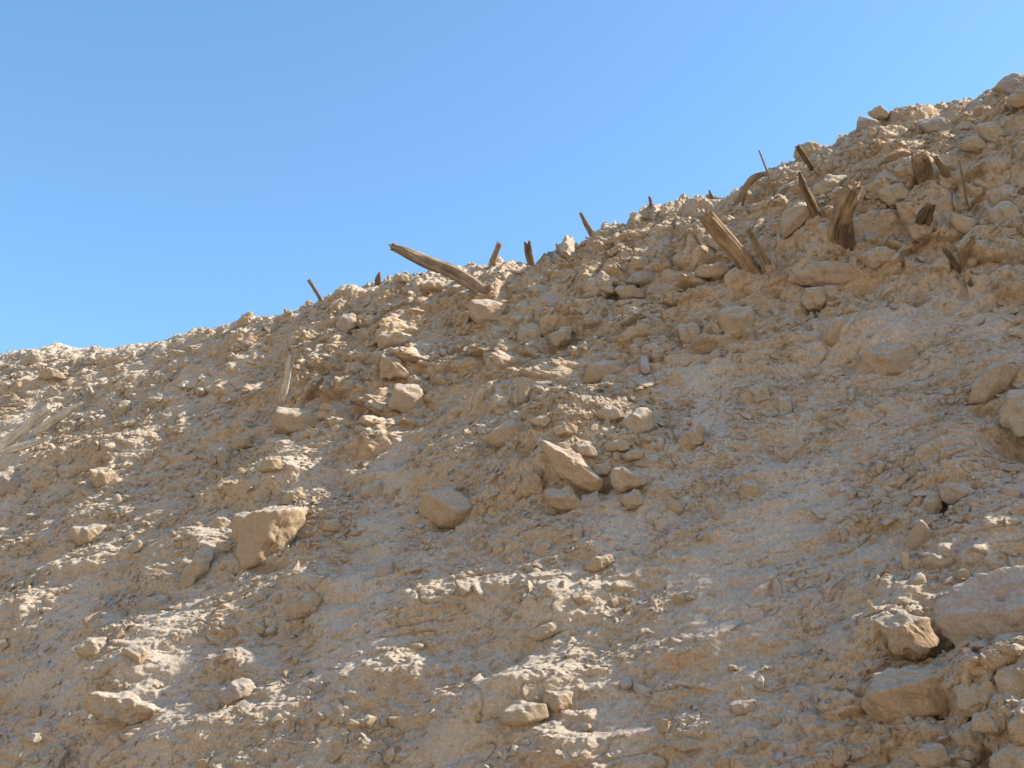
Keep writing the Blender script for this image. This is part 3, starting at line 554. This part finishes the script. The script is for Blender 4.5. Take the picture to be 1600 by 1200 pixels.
# ---- timbers and sticks: paths start where they leave the ground
WOODS = [
 ([(748,448),(703,422),(664,409),(640,397),(613,386)], (21,22,21,18,12), W_brown, 'long grey-brown timber leaning out over the skyline, split along its top', 'timber', 'timber', dict(out=.25, flat=.7, seed=1, jag=.06), 'the long leaning timber'),
 ([(500,466),(492,452),(483,438)], (6,6,6), W_brown, 'thin brown stick leaning left on the skyline, left of the long timber', 'stick', 'stick', dict(out=.0, seed=2), 'the thin leaning stick'),
 ([(590,443),(591,434),(593,425)], (11,9,2), W_dark, 'dark pointed stub of wood on the skyline, between the thin stick and the long timber', 'wood stub', 'wood_stub', dict(seed=3), 'the dark pointed stub'),
 ([(770,408),(775,395),(780,381)], (9,9,9), W_warm, 'short square-ended post on the skyline just right of the long leaning timber', 'post', 'post', dict(seed=4, flat=.8), 'the short square-ended post'),
 ([(826,396),(825,388),(824,379)], (12,12,11), W_dark, 'short splintered stump on the skyline, right of the square-ended post', 'stump', 'stump', dict(seed=5, jag=.06), 'the splintered skyline stump'),
 ([(924,364),(916,350),(907,333)], (10,9,5), W_brown, 'pale slender stick with a notch, tilted left on the skyline at centre', 'stick', 'stick', dict(seed=6), 'the pale slender stick'),
 ([(1017,319),(1016,312),(1014,307)], (6,5,3), W_brown, 'tiny stub of wood on the skyline right of the pale slender stick', 'wood stub', 'wood_stub', dict(seed=7, sink=.1), 'the tiny skyline stub'),
 ([(1112,308),(1110,303),(1108,297)], (6,4,2), W_dark, 'tiny dark twig stub on the skyline above the thick double timber', 'wood stub', 'wood_stub', dict(seed=8, sink=.1), 'the twig stub'),
 ([(1159,304),(1166,292),(1173,281),(1184,274),(1200,270)], (9,10,11,9,7), W_brown, 'crooked brown root arching over a grey stone on the skyline', 'root', 'root', dict(seed=9, out=.05), 'the crooked root'),
 ([(1209,300),(1198,266),(1186,235)], (3.4,3.2,2.6), W_brown, 'very thin straight stick rising past the crooked root into the sky', 'stick', 'stick', dict(seed=10, out=.1, groove=.2), 'the very thin stick'),
 ([(1268,262),(1256,244),(1246,229)], (8,9,7), W_dark, 'dark stick leaning on the flat-topped skyline rock', 'stick', 'stick', dict(seed=11, out=.25), 'the dark stick'),
 ([(1273,330),(1262,305),(1253,285),(1249,269)], (15,14,11,3), W_dark, 'pointed brown stake stuck upright in the bank above a tilted slab', 'stake', 'stake', dict(seed=12, out=.25), 'the pointed stake'),
 ([(1306,366),(1314,340),(1325,312),(1335,290)], (22,31,32,26), W_warm, 'thick gnarled golden-brown trunk jutting from the bank beside a dark hole', 'trunk', 'trunk', dict(seed=13, out=.45, flat=.9, jag=.05, groove=1.1), 'the gnarled trunk'),
 ([(1322,372),(1322,362),(1324,350)], (24,22,18), W_dark, 'dark rotten stub of wood under the gnarled trunk', 'wood stub', 'wood_stub', dict(seed=14, out=.2), 'the rotten stub'),
 ([(1170,415),(1140,382),(1118,357),(1103,338)], (25,26,25,22), W_warm, 'thick double timber with deep grooves, jutting up to the left from the bank', 'timber', 'timber', dict(seed=15, out=.45, flat=.6, jag=.06), 'the thick double timber'),
 ([(1197,410),(1184,388),(1176,372),(1171,359)], (13,11,9,6), W_brown, 'thin split piece of wood standing against the right side of the thick double timber', 'split wood', 'split_wood', dict(seed=16, out=.3), 'the thin split piece'),
 ([(1209,412),(1208,403),(1208,394)], (9,9,8), W_pale, 'small pale grey stub right of the foot of the thick double timber', 'wood stub', 'wood_stub', dict(seed=17, out=.1), 'the pale grey stub'),
 ([(1115,388),(1104,385),(1092,380)], (4,5,4), W_brown, 'small flat sliver of wood left of the thick double timber', 'sliver', 'wood_sliver', dict(seed=18, out=.1, sink=.06), 'the flat sliver'),
 ([(1511,316),(1505,285),(1499,251)], (3.4,3.4,3.), W_brown, 'thin straight rod upright on the far right slope', 'rod', 'wooden_rod', dict(seed=19, out=.3, groove=.2), 'the thin straight rod'),
 ([(1491,409),(1484,400),(1476,390)], (9,9,7), W_dark, 'short brown peg on the far right slope below the rod', 'peg', 'wooden_peg', dict(seed=20, out=.2), 'the short brown peg'),
 ([(1507,392),(1514,382),(1521,372)], (10,9,6), W_warm, 'short rust-brown piece of wood up and right of the brown peg', 'wood piece', 'wood_piece', dict(seed=21, out=.1), 'the rust-brown piece'),
 ([(1443,268),(1440,257),(1437,245)], (28,28,24), W_warm, 'broken golden log end sticking out left of the thin straight rod', 'log end', 'log_end', dict(seed=22, out=.35, jag=.03), 'the golden log end'),
 ([(1476,268),(1468,256),(1462,246)], (13,10,6), W_warm, 'sharp brown splinter just right of the golden log end', 'splinter', 'wood_splinter', dict(seed=23, out=.2), 'the sharp splinter'),
 ([(1441,350),(1447,338),(1454,322)], (22,24,14), W_dark, 'dark broken stub in a hollow right of the gnarled trunk', 'wood stub', 'wood_stub', dict(seed=24, out=.3), 'the dark broken stub'),
 ([(455,627),(447,605),(450,585),(455,563)][1:] if False else [(441,627),(446,603),(450,582),(455,560)], (12,11,10,12), W_pale, 'slender bleached stump with a ragged sunlit top, above the long smooth boulder', 'stump', 'stump', dict(seed=25, out=.25, jag=.11), 'the bleached stump'),
 ([(483,613),(495,604),(506,590)], (7,9,5), W_dark, 'small dark sliver right of the bleached stump', 'sliver', 'wood_sliver', dict(seed=26, out=.05, sink=.1), 'the small dark sliver'),
 ([(-20,712),(20,684),(50,660),(79,637)], (18,17,17,15), W_pale, 'longer of two split bleached logs running out of the left edge', 'log', 'split_log', dict(bury=.4, seed=27, out=.5, jag=.05, flat=.6, groove=.5), 'the long split log'),
 ([(52,678),(80,660),(105,644),(127,630)], (12,15,12,6), W_pale, 'shorter bleached split log with a ragged tip, right of the longer one', 'log', 'split_log', dict(bury=.4, seed=28, out=.4, jag=.06, flat=.55, groove=.5), 'the short split log'),
 ([(14,702),(40,696),(62,689),(80,684)], (11,11,8,6), W_pale, 'small bent bleached branch under the two split logs', 'branch', 'branch', dict(bury=.4, seed=29, out=.3), 'the bent bleached branch'),
 ([(468,806),(468,795),(466,784)], (9,8,8), W_pale, 'small white sunlit peg of wood on top of the big blocky boulder', 'peg', 'wooden_peg', dict(seed=31, out=.1, jag=.03), 'the white sunlit peg'),
]
for path, wd, m_, lab, cat, nm, kw, ref in WOODS:
    wood(path, wd, m_, lab, cat, nm, **kw); land(ref, *np.mean(path, 0))
# ---- loose stones: each one its own object
def small_hull(sub, seed, flatness, p=34., nr=9):
    r_ = np.random.default_rng(seed); D_, Fc = ico(sub)
    nn = r_.normal(size=(nr, 3)); nn /= np.linalg.norm(nn, axis=1)[:, None]; nn = np.concatenate([nn, np.eye(3), -np.eye(3)])
    dd = r_.uniform(.62, 1., len(nn))
    X = D_ * hull(D_, nn, dd, p)[:, None]
    if sub > 2: X = X + D_ * (.07 * n3(X, .9, seed) + .06 * n3(X, .35, seed + 3) + .035 * n3(X, .12, seed + 5) - .18 * np.clip(n3(X, .7, seed + 9) - .25, 0, 1))[:, None]
    X = X * np.array([1.45, .8, flatness]); X[:, 2] += 0; return X, Fc
KINDS = []
for k in range(14):
    X, Fc = small_hull(3 if k % 2 else 4, 700 + k, (.32, .5, .7)[k % 3]); mm = (M_rock, M_orange, M_grey, M_rock)[k % 4]
    KINDS.append((to_mesh('stone', X, Fc, mm), k, ('thin', 'thick', 'chunky')[k % 3], ('tan', 'ochre', 'greyish', 'tan')[k % 4]))
taken = [(x, y, r_ + 8) for x, y, r_ in KEEP]
used = set(); placed = []; tries = 0
DIRS = ['right of', 'above and right of', 'just above', 'above and left of', 'left of', 'below and left of', 'just below', 'below and right of']
def label_for(px, py, size, shape, colour):
    ds = sorted(((math.hypot(px - x, py - y), ref, x, y) for ref, x, y in LAND))[:10]
    sz = 'small' if size < .065 else 'mid-sized' if size < .095 else 'larger'
    for nth in ('', 'second '):
        for d, ref, x, y in ds:
            a = math.degrees(math.atan2(-(py - y), px - x)) % 360; dr = DIRS[int((a + 22.5) // 45) % 8]
            dist = '' if d < 70 else 'a little way ' if d < 140 else 'well '
            dr2 = dr.replace('just ', '') if dist else dr
            lab = f'{sz} {shape} {colour} stone, {dist}{dr2} {ref}'
            if lab not in used and len(lab.split()) <= 16: used.add(lab); return lab
    return None
while len(placed) < 105 and tries < 6000:
    tries += 1
    px = rng.uniform(4, 1596); py = rng.uniform(100, 1190)
    yc = np.interp(px, [c_[0] for c_ in CREST_SEEN], [c_[1] for c_ in CREST_SEEN])
    if py < yc + 12: continue
    if any(math.hypot(px - x, (py - y) * 1.3) < r_ for x, y, r_ in taken): continue
    k = hit(px, py, 1); n_ = NRM[k] if NRM[k] @ N > 0 else -NRM[k]
    if runnel.reshape(-1)[k] > .6 and rng.random() < .75: continue
    size = float(np.clip(.045 * (1 - rng.random()) ** -.38, .045, .115)) * (1 + .25 * float(rough.reshape(-1)[k]))
    me, kk, shp, colr = KINDS[rng.integers(len(KINDS))]
    lab = label_for(px, py, size, shp, colr)
    if not lab: continue
    taken.append((px, py, 20))
    q_ = Vector(unit(.5 * n_ + .3 * N + .3 * rng.normal(size=3))).to_track_quat('Z', 'Y') @ Matrix.Rotation(rng.uniform(0, 6.28), 3, 'Z').to_quaternion()
    o = bpy.data.objects.new('stone', me); o.location = P3f[k] + n_ * size * (-.06 if kk % 3 == 0 else -.02); o.rotation_mode = 'QUATERNION'; o.rotation_quaternion = q_
    o.scale = [size * x for x in rng.uniform(.8, 1.25, 3)]; col.objects.link(o)
    o['label'] = lab; o['category'] = 'stone'; o['group'] = 'loose stones on the slope'; placed.append(o)

# ---- gravel: the countless chips
def gravel(name, count, lo, hi, power, flats, material, seed, dens):
    r_ = np.random.default_rng(seed)
    T_ = [small_hull(1, 900 + seed + i, fl, 30., 5) for i, fl in enumerate(flats)]
    nu_, nv_ = uu.shape; area = np.gradient(uu, axis=0) * np.gradient(vv, axis=1) * dens
    area = np.where((uu > -21) & (uu < 1.6) & (vv > 1.2) & (s < .8), area, 0)
    cdf = np.cumsum(area.reshape(-1)); pick = np.searchsorted(cdf, r_.random(count) * cdf[-1])
    n_ = NRM[pick]; n_ = n_ * np.sign(n_ @ N)[:, None]
    sz = np.clip(lo * (1 - r_.random(count)) ** (-1 / power), lo, hi)
    z = n_ * .5 + N * .35 + r_.normal(size=(count, 3)) * .33; z /= np.linalg.norm(z, axis=1)[:, None]
    x = r_.normal(size=(count, 3)); x -= (x * z).sum(1)[:, None] * z; x /= np.linalg.norm(x, axis=1)[:, None]; y = np.cross(z, x)
    VV, FF = [], []; off = 0
    for ti, (X, Fc) in enumerate(T_):
        sel = np.arange(ti, count, len(T_))
        st_ = r_.uniform(.7, 1.35, (len(sel), 3)) * sz[sel][:, None]
        L_ = X[None] * st_[:, None, :]
        W_ = L_[..., :1] * x[sel][:, None] + L_[..., 1:2] * y[sel][:, None] + L_[..., 2:] * z[sel][:, None] + (P3f[pick[sel]] + n_[sel] * sz[sel][:, None] * .12)[:, None]
        VV.append(W_.reshape(-1, 3)); FF.append((Fc[None] + (np.arange(len(sel)) * len(X))[:, None, None] + off).reshape(-1, 3)); off += len(sel) * len(X)
    o = link(name, to_mesh(name, np.concatenate(VV), np.concatenate(FF), material, False), label=dict(gravel='small pale stone chips scattered all over the dusty slope', rubble='coarser ochre and tan fragments crowded on the rough slope')[name], category=name)
    o['kind'] = 'stuff'; return o
clump = sstep(-.25, .5, perlin(uu / .55, vv / .4, 501) + .5 * perlin(uu / 2, vv / 1.2, 502)) + 2.2 * gau(900, 690, .9, .6) + 1.5 * gau(500, 820, .5, .4)
gravel('gravel', 90000, .008, .035, 2.2, (.22, .3, .45, .25, .6), M_rock, 1, (.12 + clump) * (1 - .9 * runnel))
gravel('rubble', 6500, .022, .055, 2.4, (.25, .4, .6, .75), M_orange, 2, (.1 + clump) * (1 - .9 * runnel) * (.6 + .6 * rough))
